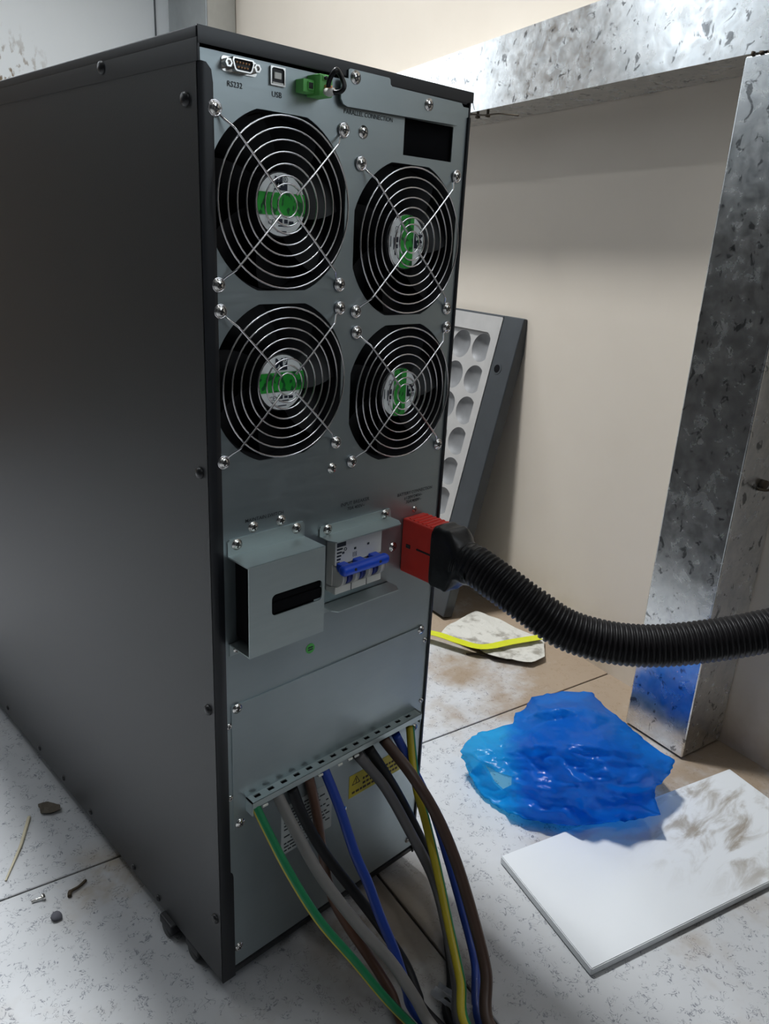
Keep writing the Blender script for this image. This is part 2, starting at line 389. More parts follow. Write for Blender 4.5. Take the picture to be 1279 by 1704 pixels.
def lamp_tube(L):
    t = thing('tube_lamp', L['label'], 'lamp', (L['loc'][0], L['loc'][1], ZC))
    mw = Matrix.Translation((L['loc'][0], L['loc'][1], 0)) @ ROOM
    b = B(); bx(b, (-.05, -.63, ZC - .05), (.05, .63, ZC - .001), .006, mat=mw); obj('lamp_housing', b, LAMPH, t)
    b = B(); tube(b, [mw @ Vector((0, -.6, ZC - .07)), mw @ Vector((0, .6, ZC - .07))], .014, 14); obj('lamp_glass', b, DIFF, t)
    for s in (-1, 1):
        b = B(); bx(b, (-.02, s * .615 - .015, ZC - .088), (.02, s * .615 + .015, ZC - .049), .003, mat=mw); obj('lamp_holder', b, LAMPH, t)
    d = bpy.data.lights.new('tube_light', 'AREA'); d.shape = 'RECTANGLE'; d.size = .05; d.size_y = L['size']; d.energy = L['power']; d.color = L['color']
    o = bpy.data.objects.new('tube_light', d); link(o); o.matrix_basis = mw @ Matrix.Translation((0, 0, ZC - .09)); setparent(o, t)
lamp_round(LAMP_A); lamp_tube(LAMP_B); lamp_tube(FILL_C)

# ------------------------------------------------------------------ galvanised frame on the right wall
gf = thing('galvanised_frame', 'galvanised steel frame of one post and a top rail on the right wall', 'frame', tuple(ROOM @ Vector((.73, .06, 0))))
b = B(); bx(b, (.685, .010, .003), (.7742, .110, .884), .0025); obj('post', b, GALV, None, ROOM).name
o = bpy.data.objects['post']; setparent(o, gf)
b = B(); bx(b, (.685, -.02, 0), (.7742, 1.7, 1), .0025)
for v in b.verts:
    yy = v.co.y; top = .999 - .055 * yy; bot = .8885 - .032 * yy
    if yy > 1: top = .905; bot = .835
    v.co.z = bot + (top - bot) * v.co.z
o = obj('rail', b, GALV, None, ROOM); setparent(o, gf)
b = B()
for k in range(9):                                     # ragged crumbs of zinc along the joint of post and rail
    y = .10 - .01 * k + random.uniform(-.003, .003); bx(b, (.683, y, .883), (.686, y + random.uniform(.002, .006), .8845 + random.uniform(.0005, .004)), 0)
o = obj('joint_burr', b, TWIG, None, ROOM); setparent(o, gf)
b = B(); tube(b, catmull([(.728, .0095, .395), (.728, -.002, .397), (.733, -.008, .401), (.742, -.009, .399), (.748, -.004, .404)], 5), .0016, 7); tube(b, [(.735, .0105, .401), (.735, .004, .401)], .006, 10)
o = obj('clip', b, TWIG, None, ROOM); setparent(o, gf); o['label'] = 'dark wire clip on the side of the post'
# thin wire bracket with two screws below the rail
wb_ = thing('wire_bracket', 'thin bent wire with two small screws under the galvanised top rail', 'wire', tuple(ROOM @ Vector((.7, .56, .866))))
b = B(); tube(b, catmull([(.690, .625, .865), (.690, .60, .868), (.690, .565, .864), (.690, .53, .863), (.690, .485, .8566)], 6), .0012, 7)
o = obj('wire', b, TWIG, None, ROOM); setparent(o, wb_)
for y in (.585, .56):
    b = B(); lathe(b, [(0, -.008), (.0022, -.008), (.0022, 0), (.004, 0), (.004, .003), (0, .004)], 10, Matrix.Translation((.692, y, .8645)) @ Matrix.Rotation(PI, 4, 'X'))
    o = obj('bracket_screw', b, TWIG, None, ROOM); setparent(o, wb_)

# ------------------------------------------------------------------ the cabinet (UPS)
H, W, D = 0.784, 0.25, 0.78
ups = thing('ups_cabinet', 'tall black power supply cabinet with zinc rear panel and four fans', 'power supply', (.125, .39, 0))
b = B(); bx(b, (0, -.0015, .020), (.0015, D, .766), .0006, seg=1); obj('side_panel', b, BLACK, ups)
b = B(); bx(b, (W - .0015, -.0015, .020), (W, D, .766), .0006, seg=1); obj('side_panel', b, BLACK, ups)
b = B(); bx(b, (-.0006, -.0026, .7765), (W + .0006, D, H), .0012); bx(b, (-.0006, -.0026, .765), (.0015, D, .7775), .0003, seg=1); bx(b, (W - .0015, -.0005, .765), (W + .0006, D, .7775), .0003, seg=1); obj('top_cover', b, BLACK2, ups)
b = B(); bx(b, (.0015, .001, .020), (W - .0015, D, .030)); obj('base_pan', b, BLACK2, ups)
b = B(); bx(b, (0, D, .022), (W, D + .03, H), .006); obj('front_bezel', b, DARK, ups)
# rear panel with fan openings and a window
FANS = [(.064, .6890), (.1862, .6690), (.065, .5670), (.1878, .5482)]
def fan_hole(cx, cz):
    o = []
    for k in range(72):
        a_ = 2 * PI * k / 72; x = max(-.0565, min(.0565, .0600 * math.cos(a_))); z = max(-.0565, min(.0565, .0600 * math.sin(a_))); o.append((cx + x, cz + z))
    return o
b = B()
plate(b, [(.001, .030), (.249, .030), (.249, .766), (.249, .773), (.001, .773)], [fan_hole(*c) for c in FANS] + [[(.177, .7315), (.2317, .7315), (.2317, .7572), (.177, .7572)]], 0, .0012)
panel = obj('rear_panel', b, ZINC, ups, None, False)
b = B(); bx(b, (.002, .040, .35), (.248, .042, .764)); bx(b, (.172, .003, .727), (.236, .012, .762)); obj('inner_baffle', b, PITCH, ups)
# black edge folds on both sides and along the top
b = B(); plate(b, [(0, .020), (.0135, .020), (.0135, .136), (.0128, .140), (.0107, .142), (.0105, .755), (.0095, .762), (.006, .7655), (0, .766)], [], -.0016, 0); obj('edge_fold', b, BLACK2, ups)
b = B(); plate(b, [(.2475, .020), (.25, .020), (.25, .766), (.2475, .766)], [], -.0016, 0); obj('edge_fold', b, BLACK2, ups)
b = B(); plate(b, [(0, .7745), (.242, .7745), (.245, .7765), (.25, .7765), (.25, .784), (0, .784)], [], -.0030, -.0022); obj('top_fold', b, BLACK2, ups)

# one screw, shared
def make_screw_mesh(r):
    b = B(); R = Matrix.Rotation(PI / 2, 4, 'X')
    lathe(b, [(r * 1.35, 0), (r * 1.35, .0006), (r, .0006), (r, .0012), (r * .88, r * .45), (r * .55, r * .60), (0, r * .64)], 16, R)
    for ang in (.5, .5 + PI / 2):
        m = Matrix.Rotation(PI / 2, 4, 'X') @ Matrix.Rotation(ang, 4, 'Z')
        bx(b, (-r * .66, -r * .16, r * .40), (r * .66, r * .16, r * .655), 0, 1, mat=m)
    me = bpy.data.meshes.new('screw')
    for f in b.faces: f.smooth = f.material_index == 0
    b.to_mesh(me); b.free(); me.materials.append(CHROME); me.materials.append(SLOTM); return me
SC, SCS = make_screw_mesh(.0033), make_screw_mesh(.0021)
def screw(x, z, y=0, parent=None, me=None, rot=None):
    m = Matrix.Translation((x, y, z)) @ Matrix.Rotation(random.uniform(0, 3) if rot is None else rot, 4, 'Y')
    o = obj('screw', None, None, None, m, True, me or SC); setparent(o, parent or panel); return o
for x, z in [(.1355, .7424), (.1147, .4932), (.038, .4592), (.0639, .4589), (.1899, .4058), (.0184, .0503), (.1409, .1369), (.240, .042)]: screw(x, z)
for x, z in [(.0128, .2913), (.0128, .2202), (.2431, .2913), (.2445, .2202), (.2154, .4373)]: screw(x, z, 0, panel, SCS)

# fans and wire guards
RINGS = [.0545 - .0072 * k for k in range(6)] + [.0135, .0080]
def blade(k, c):
    t = bmesh.new(); a0 = 2 * PI * k / 7; nr, nt = 5, 5; g = []
    for i in range(nr):
        r = .021 + (.0565 - .021) * i / (nr - 1); row = []
        for j in range(nt):
            s = j / (nt - 1) - .5
            an = a0 + s * .75 + .35 * (r - .02) / .036
            row.append(t.verts.new((c[0] + r * math.cos(an), .017 + s * .016, c[1] + r * math.sin(an))))
        g.append(row)
    for i in range(nr - 1):
        for j in range(nt - 1): t.faces.new((g[i][j], g[i + 1][j], g[i + 1][j + 1], g[i][j + 1]))
    r = bmesh.ops.solidify(t, geom=t.faces[:], thickness=.0012)
    return t
for fi, c in enumerate(FANS):
    T = Matrix.Translation((c[0], 0, c[1])) @ Matrix.Rotation(PI / 2, 4, 'X')     # z' -> -y (towards the viewer)
    b = B(); lathe(b, [(.0598, -.0015), (.0585, -.004), (.0572, -.008), (.0572, -.032), (.061, -.032), (.061, -.0015)], 48, T)
    fan = obj('fan', b, DARK, ups)
    b = B(); lathe(b, [(.0215, -.03), (.0215, -.0026), (.0205, -.0016), (0, -.0016)], 36, T); obj('hub', b, DARK, fan)
    for k in range(7): obj('blade', blade(k, c), DARK, fan)
    rot = Matrix.Translation((c[0], 0, c[1])) @ Matrix.Rotation(0 if fi in (0, 2) else PI / 2, 4, 'Y') @ Matrix.Translation((-c[0], 0, -c[1]))
    b = B(); yb = .0012
    lathe(b, [(.0203, -yb + .0002), (.0201, -yb + .0004), (0, -yb + .0004)], 36, T, 0)
    R = .0202
    band = [(c[0] + R * math.cos(a_), c[1] + R * math.sin(a_)) for a_ in [(-.36 + .72 * k / 6) for k in range(7)]] + [(c[0] + R * math.cos(a_), c[1] + R * math.sin(a_)) for a_ in [(PI - .36 + .72 * k / 6) for k in range(7)]]
    band = [(x, z + .0005) for x, z in band]
    plate(b, band, [], yb - .0009, yb - .0006, 1, rot)
    text(b, 'M', c[0] - .006, c[0] + .0005, c[1] + .0145, yb - .0008, 2, rot, .03)
    text(b, 'R', c[0] + .0022, c[0] + .0037, c[1] + .0163, yb - .0008, 2, rot)
    ring = disc_poly(c[0] + .003, c[1] + .0163, .0019, 14); plate(b, ring, [disc_poly(c[0] + .003, c[1] + .0163, .0016, 14)], yb - .0008, yb - .0007, 2, rot)
    sw = [(c[0] - .0065, c[1] + .0102), (c[0] - .002, c[1] + .0108), (c[0] + .002, c[1] + .0127), (c[0] + .0045, c[1] + .0150), (c[0] + .0045, c[1] + .0092), (c[0] - .0065, c[1] + .0092)]
    plate(b, sw, [], yb - .0008, yb - .0007, 2, rot)
    text(b, 'CE', c[0] - .0115, c[0] - .0065, c[1] - .0112, yb - .0008, 2, rot)
    for (x0, z0, wd, hh) in ((-.0035, -.0105, .004, .003), (.002, -.0105, .003, .0025), (.006, -.0112, .004, .002), (-.003, -.0135, .009, .0008), (-.004, -.0172, .008, .0007)):
        plate(b, [(c[0] + x0, c[1] + z0 - hh / 2), (c[0] + x0 + wd, c[1] + z0 - hh / 2), (c[0] + x0 + wd, c[1] + z0 + hh / 2), (c[0] + x0, c[1] + z0 + hh / 2)], [], yb - .0008, yb - .0007, 2, rot)
    lb = obj('fan_label', b, [PAPERW, GBAND, INKB], fan, None, False); lb['label'] = 'round white fan label crossed by a green strip'
    # guard: four bent arms, then eight welded rings
    b = B()
    for q in range(4):
        a_ = PI / 4 + q * PI / 2; ca, sa = math.cos(a_), math.sin(a_)
        pr = [(.0095, -.0072), (.03, -.0078), (.0585, -.0075), (.0605, -.0072), (.0655, -.0035), (.0695, -.0016)]
        tube(b, [(c[0] + r * ca, y, c[1] + r * sa) for r, y in pr], .00085, 6)
        loop = [(c[0] + .0742 * ca + .0045 * math.cos(t_), -.0012, c[1] + .0742 * sa + .0045 * math.sin(t_)) for t_ in [2 * PI * k / 12 for k in range(12)]]
        tube(b, loop, .00085, 5, True)
    guard = obj('fan_guard', b, WIRE, ups)
    for r in RINGS:
        b = B(); n = 56 if r > .02 else 28
        tube(b, [(c[0] + r * math.cos(2 * PI * k / n), -.0058, c[1] + r * math.sin(2 * PI * k / n)) for k in range(n)], .00068, 6, True); obj('guard_ring', b, WIRE, guard)
    for sx in (-1, 1):
        for sz in (-1, 1): screw(c[0] + sx * .0525, c[1] + sz * .0525, -.0012, guard)

# ports along the top
b = B()
plate(b, rrect(.0172, .7628, .0430, .7712, .002), [], -.0008, 0)
dsh = [(.0225, .7707), (.0372, .7707), (.0378, .7690), (.0362, .7642), (.0350, .7632), (.0247, .7632), (.0235, .7642), (.0219, .7690)]
dsi = [(.0302 + (x - .0302) * .88, .767 + (z - .767) * .8) for x, z in dsh]
plate(b, dsh, [dsi], -.006, -.0008)
port = obj('serial_port', b, CHROME, ups, None, False)
b = B(); plate(b, dsi, [], -.004, -.0008)
for k in range(9):
    x = .0258 + (k % 5) * .0022 + (.0011 if k > 4 else 0); z = .7684 if k < 5 else .7658; lathe(b, [(.0005, 0), (.0005, .0012), (0, .0012)], 6, Matrix.Translation((x, -.004, z)) @ Matrix.Rotation(PI / 2, 4, 'X'), 1)
obj('socket', b, [DARK, ORANGE], port, None, False)
for x in (.0195, .0405):
    b = B(); lathe(b, [(.0026, 0), (.0026, .005), (.0015, .005), (.0015, .0035), (0, .0035)], 6, Matrix.Translation((x, -.0008, .767)) @ Matrix.Rotation(PI / 2, 4, 'X')); obj('hex_nut', b, CHROME, port, None, False)
b = B(); plate(b, rrect(.0533, .7605, .065, .7715, .0006), [[(.0542, .7614), (.0641, .7614), (.0641, .7697), (.0629, .7707), (.0554, .7707), (.0542, .7697)]], -.0016, 0)
usb = obj('usb_port', b, CHROME, ups, None, False)
b = B(); bx(b, (.0542, -.0004, .7614), (.0641, 0, .7707)); bx(b, (.0565, -.0014, .7645), (.062, -.0003, .7682), .0003, 1); bx(b, (.055, -.0016, .7614), (.0633, -.0004, .7624), 0, 1); obj('socket', b, [DARK, WHITEP], usb, None, False)
# green terminal plug with a looped black lead
b = B(); bx(b, (.0742, -.0085, .7590), (.0835, 0, .7668), .0005); bx(b, (.0775, -.0098, .7605), (.0822, -.0084, .7655), .0004)
term = obj('terminal_block', b, GREENP, ups)
b = B(); bx(b, (.0778, -.0100, .7612), (.0812, -.0097, .7648), 0, 1); bx(b, (.0835, -.014, .7575), (.0945, 0, .7705), .0006, 0); bx(b, (.0855, -.0146, .7665), (.0925, -.0139, .7695), .0003, 0)
lathe(b, [(.0012, 0), (.0012, .0012), (0, .0012)], 8, Matrix.Translation((.0876, -.0146, .7682)) @ Matrix.Rotation(PI / 2, 4, 'X'), 1)
lathe(b, [(.0012, 0), (.0012, .0012), (0, .0012)], 8, Matrix.Translation((.0908, -.0146, .7682)) @ Matrix.Rotation(PI / 2, 4, 'X'), 1)
obj('terminal_plug', b, [GREENP, DARK], term)
b = B(); tube(b, [(.088, -.0138, .7635), (.090, -.0185, .7628)], .0011, 7); tube(b, [(.0915, -.0138, .7625), (.0925, -.018, .7618)], .0011, 7); obj('copper_lead', b, ORANGE, term)
b = B(); tube(b, [(.0865, -.0165, .7600), (.0865, -.0205, .7590), (.0868, -.0245, .7596)], [.0022, .0026, .0020], 10); obj('lead_sleeve', b, WHITEP, term)
b = B(); dx = Vector((.80, -.60, 0)); cc = Vector((.0880, -.0255, .7655))
tube(b, [cc + .0046 * math.cos(t_) * dx + Vector((0, .002 * math.sin(t_ * 2), .0066 * math.sin(t_))) for t_ in [-2.2 + 5.9 * k / 26 for k in range(27)]], .0016, 9); obj('lead_loop', b, TAPE, term)
# parallel port cover plate
pc = [(.119, .7797), (.1205, .7805), (.1575, .7805), (.1587, .7797), (.1592, .7765), (.1609, .7755), (.2372, .7752), (.240, .7725), (.240, .7640), (.2375, .7597), (.234, .7588), (.1185, .7568), (.1150, .7580), (.1128, .7610), (.1128, .7728), (.1140, .7742), (.119, .7742)]
pc = [(x - .0026, z - .0008) for x, z in pc]
b = B(); plate(b, pc, [], -.0044, -.0032); cov = obj('port_cover', b, ZINC, ups, None, False)
screw(.1228, .7750, -.0044, cov); screw(.1974, .7682, -.0044, cov)
# printing on the panel
for s_, x0, x1, z in (('RS232', .0215, .0325, .7565), ('USB', .0552, .0630, .7555), ('PARALLEL CONNECTION', .1167, .1642, .7537), ('MAINTAIN SWITCH', .0310, .0662, .4655), ('INPUT BREAKER', .1257, .1577, .4590), ('70A 400V~', .1330, .1525, .4543), ('BATTERY CONNECTION', .1923, .2372, .4548), ('±120V/240V~', .2010, .2246, .4503), ('70A/400V~', .2035, .2235, .4462)):
    b = B(); text(b, s_, x0, x1, z, bold=.004); o = obj('printed_text', b, INK, panel, None, False); o['kind'] = 'stuff'

# bent cover over the maintenance switch
b = B()
fl = [(.0145, .4405), (.0865, .4405), (.0865, .4512), (.0850, .4538), (.0165, .4538), (.0145, .4520)]
plate(b, fl, [], -.0015, -.0001)
bx(b, (.0145, -.028, .4398), (.0865, -.0002, .4410)); plate(b, [(.0145, .366), (.0863, .366), (.0863, .4410), (.0145, .4410)], [rrect(.035, .3955, .0838, .4133, .004)], -.0285, -.0275)
bx(b, (.0145, -.028, .366), (.0863, -.0002, .3670)); plate(b, [(.0145, .356), (.0863, .356), (.0863, .3670), (.0145, .3670)], [], -.0012, -.0001)
cbx = obj('switch_cover', b, ZINC2, ups, None, False)
screw(.0223, .4492, -.0015, cbx); screw(.0781, .4497, -.0015, cbx); screw(.0205, .3605, -.0012, cbx, SCS)
b = B(); bx(b, (.021, -.016, .372), (.0862, -.0002, .436), .001); tube(b, [(.057, -.016, .404), (.057, -.022, .404)], .016, 20); bx(b, (.034, -.0268, .3962), (.0855, -.022, .4050), .001, 1); bx(b, (.034, -.0260, .4050), (.0855, -.022, .4128), .002, 1); obj('rotary_switch', b, [PITCH, PITCH], ups)
# bracket and breaker
b = B(); plate(b, [(.1025, .4360), (.1838, .4360), (.1838, .4430), (.1825, .4447), (.1040, .4447), (.1025, .4430)], [], -.0014, -.0001)
t = bmesh.new(); vs = [t.verts.new((x, y, z)) for z in (.4355, .4366) for x, y in ((.1025, -.0002), (.1025, -.012), (.1062, -.0195), (.1790, -.0195), (.1838, -.012), (.1838, -.0002))]
t.faces.new(vs[5::-1]); t.faces.new(vs[6:]); [t.faces.new((vs[i], vs[(i + 1) % 6], vs[6 + (i + 1) % 6], vs[6 + i])) for i in range(6)]; join(b, t)
br = obj('breaker_bracket', b, ZINC2, ups, None, False); screw(.1107, .4413, -.0014, br); screw(.1761, .4410, -.0014, br)
b = B()
t = bmesh.new(); vs = [t.verts.new((x, y, z)) for z in (.3715, .3726) for x, y in ((.1065, -.0002), (.1065, -.014), (.1100, -.0192), (.1810, -.0192), (.1850, -.012), (.1850, -.0002))]
t.faces.new(vs[5::-1]); t.faces.new(vs[6:]); [t.faces.new((vs[i], vs[(i + 1) % 6], vs[6 + (i + 1) % 6], vs[6 + i])) for i in range(6)]; join(b, t)
plate(b, [(.1065, .3640), (.1850, .3640), (.1850, .3726), (.1065, .3726)], [], -.0012, -.0001); obj('breaker_bracket', b, ZINC2, ups, None, False)
b = B(); bx(b, (.1112, -.0115, .4110), (.1642, -.0001, .4350), .0006); bx(b, (.1112, -.0080, .3900), (.1642, -.0001, .4112), .0004); bx(b, (.1112, -.0128, .3850), (.1642, -.0001, .3920), .0006)
for k in range(1, 3): bx(b, (.1112 + .01767 * k - .0002, -.0133, .3852), (.1112 + .01767 * k + .0002, -.0127, .3918), 0, 1)
brk = obj('circuit_breaker', b, [WHITEP, SLOTM], ups)
for k in range(7):
    b = B(); x0 = .1120 + k * .0074; tube(b, [(x0, -.0085, .4005), (x0 + .0070, -.0085, .4005)], .0098 if k % 2 == 0 else .0090, 22)
    obj('toggle_drum', b, WHITEP if k in (0, 2, 4, 6) else BLUED, brk)
b = B(); bx(b, (.1075, -.0280, .4068), (.1605, -.0190, .4154), .0034, seg=3)
for x in (.1165, .1345, .1525): bx(b, (x - .0045, -.021, .4060), (x + .0045, -.012, .4140), .001)
for x in (.1200, .1480): tube(b, [(x, -.0284, .4118), (x, -.0264, .4118)], .0013, 10, mi=1)
h = obj('breaker_handle', b, [BLUEP, DARK], brk); h['label'] = 'bright blue bar linking the three toggles'
b = B(); yl = -.0119
plate(b, [(.1130, .4275), (.1225, .4275), (.1225, .4318), (.1130, .4318)], [], yl, -.0115)
for k, wd in enumerate((.006, .005, .0045, .004, .003)): plate(b, [(.1130, .4247 - .0030 * k), (.1130 + wd, .4247 - .0030 * k), (.1130 + wd, .4261 - .0030 * k), (.1130, .4261 - .0030 * k)], [], yl, -.0115)
for x, z in ((.1188, .4205), (.1320, .4215), (.1470, .4222)): plate(b, [(x, z), (x + .0022, z), (x + .0022, z + .0018), (x, z + .0018)], [], yl, -.0115)
plate(b, disc_poly(.1222, .4243, .0015, 12), [disc_poly(.1222, .4243, .0011, 12)], yl, -.0115)
for k in range(3): plate(b, [(.1310 + .0018 * k, .4150), (.1313 + .0018 * k, .4150), (.1313 + .0018 * k, .4192), (.1310 + .0018 * k, .4192)], [], yl, -.0115)
obj('breaker_print', b, INK, brk, None, False)
# green round sticker
b = B(); plate(b, disc_poly(.0958, .334, .0047, 24), [], -.0004, 0, 0)
for k in range(2): plate(b, [(.0932, .3346 - .0022 * k), (.0984, .3346 - .0022 * k), (.0984, .3358 - .0022 * k), (.0932, .3358 - .0022 * k)], [], -.0006, -.0004, 1)
st = obj('sticker', b, [STICK, INK], panel, None, False); st['label'] = 'small round green sticker'
# lower terminal cover plate and the slotted cable clamp bar
b = B(); plate(b, rrect(.0150, .186, .2385, .3095, .001, 2), [[(.030, .1985), (.232, .1985), (.232, .2120), (.030, .2120)]], -.0012, -.0001); lp = obj('terminal_cover', b, ZINC, ups, None, False)
for x, z in [(.0203, .3060), (.2353, .3060), (.0213, .1906), (.2354, .1911)]: screw(x, z, -.0012, lp)
b = B(); bx(b, (.030, -.0003, .1985), (.232, .0, .2120)); obj('cable_opening', b, PITCH, lp)
slots = [rrect(.0335 + .01415 * k, -.0070, .0335 + .01415 * k + .0062, -.0030, .0003, 1) for k in range(14)]
b = B(); mt = Matrix(((1, 0, 0, 0), (0, 0, 1, 0), (0, 1, 0, 0), (0, 0, 0, 1)))    # swap y and z: the strip lies flat
plate(b, [(.0275, -.0115), (.2345, -.0115), (.2365, -.0095), (.2365, -.0013), (.0275, -.0013)], slots, .2126, .2138, 0, mt)
bmesh.ops.recalc_face_normals(b, faces=b.faces[:])
plate(b, [(.0275, .2080), (.2345, .2080), (.2345, .2138), (.0275, .2138)], [], -.0117, -.0109)
bx(b, (.0275, -.0112, .2000), (.0285, -.0013, .2138)); bx(b, (.2345, -.0100, .2020), (.2355, -.0013, .2138))
bar = obj('clamp_bar', b, ZINC2, ups, None, False)
for x in (.0370, .098, .1215, .1340, .1420):
    b = B(); bx(b, (x, -.0133, .2055), (x + .0055, -.0118, .2075), .0004); obj('cable_tie', b, WHITEP, bar)
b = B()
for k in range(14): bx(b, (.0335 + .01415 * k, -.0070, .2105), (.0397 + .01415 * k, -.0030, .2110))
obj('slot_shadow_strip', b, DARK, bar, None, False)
# rating label and yellow warning label
b = B(); plate(b, [(.066, .126), (.126, .126), (.126, .180), (.066, .180)], [], -.0003, 0)
rng = random.Random(3)
for r_ in range(12):
    x = .069
    while x < .122:
        wd = rng.uniform(.002, .007)
        if rng.random() < .75 and x + wd < .124: plate(b, [(x, .1290 + .004 * r_), (x + wd, .1290 + .004 * r_), (x + wd, .1305 + .004 * r_), (x, .1305 + .004 * r_)], [], -.0005, -.0003, 1)
        x += wd + .0012
rl = obj('rating_label', b, [FOIL, INK], panel, None, False); rl['label'] = 'pale rating label with rows of small print'
b = B(); plate(b, [(.1480, .1462), (.2200, .1462), (.2200, .1728), (.1480, .1728)], [], -.0003, 0)
plate(b, [(.1515, .1605), (.1625, .1605), (.1570, .1702)], [[(.1528, .1612), (.1612, .1612), (.1570, .1688)]], -.0005, -.0003, 1); plate(b, [(.1566, .1632), (.1574, .1632), (.1575, .1668), (.1565, .1668)], [], -.0005, -.0003, 1); plate(b, disc_poly(.1570, .1622, .0006, 8), [], -.0005, -.0003, 1)
for r_ in range(3):
    x = .166 if r_ > 0 else .152
    while x < .214:
        wd = rng.uniform(.002, .005)
        plate(b, [(x, .1500 + .0055 * r_), (x + wd, .1500 + .0055 * r_), (x + wd, .1525 + .0055 * r_), (x, .1525 + .0055 * r_)], [], -.0005, -.0003, 1); x += wd + .0013
wl_ = obj('warning_label', b, [YLAB, TWIG], panel, None, False); wl_['label'] = 'yellow warning label with a triangle sign'
# side screws, castor feet
def side_screw(y, z, r=.0042):
    b = B(); lathe(b, [(r, 0), (r, .0006), (r * .85, r * .45), (r * .45, r * .62), (0, r * .65)], 12, Matrix.Translation((0, y, z)) @ Matrix.Rotation(-PI / 2, 4, 'Y')); obj('side_screw', b, BSCREW, ups)
for y, z in [(.1248, .7738), (.013, .7457), (.010, .5061), (.0087, .3084), (.008, .0906), (.5416, .034), (.4286, .032), (.3538, .031), (.2779, .030), (.1716, .028), (.1187, .027)]: side_screw(y, z, .0036 if z < .05 else .0045)
for y in (.095, .055, .64):
    for x in ((.004, .228) if y != .055 else (.010,)):
        b = B(); bx(b, (x - .010, y - .012, .010), (x + .018, y + .012, .0205), .002); tube(b, [(x - .009, y, .0085), (x + .015, y, .0085)], .0085, 16); obj('foot', b, DARK, ups)

# ------------------------------------------------------------------ battery lead: red plug, taped boot, corrugated conduit
bl = thing('battery_cable', 'black corrugated battery conduit with red plug in the rear panel', 'cable', (.214, -.04, .37))
b = B(); bx(b, (.2005, -.0390, .3795), (.2280, -.0003, .4320), .0016)
for k in range(6): bx(b, (.2030, -.0345 + .0052 * k, .4315), (.2262, -.0320 + .0052 * k, .4330), .0006)
for k in range(6): bx(b, (.2030, -.0345 + .0052 * k, .3785), (.2262, -.0320 + .0052 * k, .3800), .0006)
bx(b, (.1998, -.037, .4065), (.2008, -.020, .4080), .0002, 1); bx(b, (.1998, -.012, .4050), (.2008, -.007, .4085), .0002, 1)
obj('plug_housing', b, [REDP, DARK], bl)
HP = [(.2143, -.0640, .4085), (.2146, -.0780, .4075), (.2160, -.0930, .4030), (.2190, -.1110, .3965), (.2245, -.1320, .3870), (.2376, -.1582, .3728), (.2555, -.1836, .3663), (.2746, -.2060, .3650), (.2945, -.2270, .3679), (.3212, -.2539, .3757), (.3478, -.2796, .3857), (.3779, -.3084, .3993), (.4217, -.3477, .4218), (.4290, -.400, .43), (.4286, -.4365, .43)]
cen = catmull(HP, 40); L = 0; dense = [cen[0]]; per = .0044; step = per / 6; acc = 0
for p_, q_ in zip(cen, cen[1:]):
    d_ = (q_ - p_).length
    while acc + step <= d_ + 1e-9:
        acc += step; dense.append(p_ + (q_ - p_) * (acc / d_))
    acc -= d_
prof = [.0178, .0178, .0172, .0157, .0157, .0172]
b = B(); tube(b, dense, [prof[i % 6] for i in range(len(dense))], 22); obj('conduit', b, HOSE, bl)
# boot lofted from the plug's rectangle to the conduit's circle
b = B(); rings = []; NS, NR = 18, 32
for i in range(NS):
    s = i / (NS - 1); cy = -.0375 - .0420 * s; cx = .2143
    q = max(0, min(1, (s - .42) / .36)); q = q * q * (3 - 2 * q)
    hx = .0150 * (1 - q) + .0172 * q; hz = .0285 * (1 - q) + .0180 * q; ex = .30 + .70 * q; cz = .4058 + .0015 * q
    if 0 < s < .12: hx, hz = hx * 1.04, hz * 1.03
    row = []
    for k in range(NR):
        a_ = 2 * PI * k / NR; ca, sa = math.cos(a_), math.sin(a_)
        x = math.copysign(abs(ca) ** ex, ca) * hx; z = math.copysign(abs(sa) ** ex, sa) * hz
        j = 1 + (.03 + .10 * s) * mnoise.noise(Vector((x * 110, cy * 160, z * 110)))
        row.append(b.verts.new((cx + x * j, cy, cz + z * j)))
    rings.append(row)
for i in range(NS - 1):
    for k in range(NR): b.faces.new((rings[i][k], rings[i][(k + 1) % NR], rings[i + 1][(k + 1) % NR], rings[i + 1][k]))
b.faces.new(list(reversed(rings[0]))); b.faces.new(rings[-1]); bmesh.ops.recalc_face_normals(b, faces=b.faces[:])
for k in range(3):
    a0 = random.uniform(0, 3); rr = .0168
    tube(b, [(.2143 + rr * math.cos(a0 + .25 * m_), -.066 - .0025 * k + .0008 * m_, .4078 + rr * math.sin(a0 + .25 * m_)) for m_ in range(16)], .0012, 5)
obj('taped_boot', b, TAPE, bl)

# unseen battery cabinet at the conduit's end, added to darken the rear panel's reflection
bc = thing('added_battery_cabinet', 'unseen black battery cabinet added at the conduit end for its dark reflection', 'cabinet', tuple(ROOM @ Vector((.60, -.75, 0))))
b = B(); bx(b, (.40, -1.05, .02), (.772, -.36, .66), .004); o = obj('body', b, BLACK, None, ROOM); setparent(o, bc)
b = B(); bx(b, (.395, -1.03, .04), (.3995, -.38, .64), .002); o = obj('door', b, BLACK2, None, ROOM); setparent(o, bc)
for y in (-.98, -.43):
    for x in (.47, .72):
        b = B(); tube(b, [(x, y, .0005), (x, y, .021)], .018, 14); o = obj('foot', b, DARK, None, ROOM); setparent(o, bc)
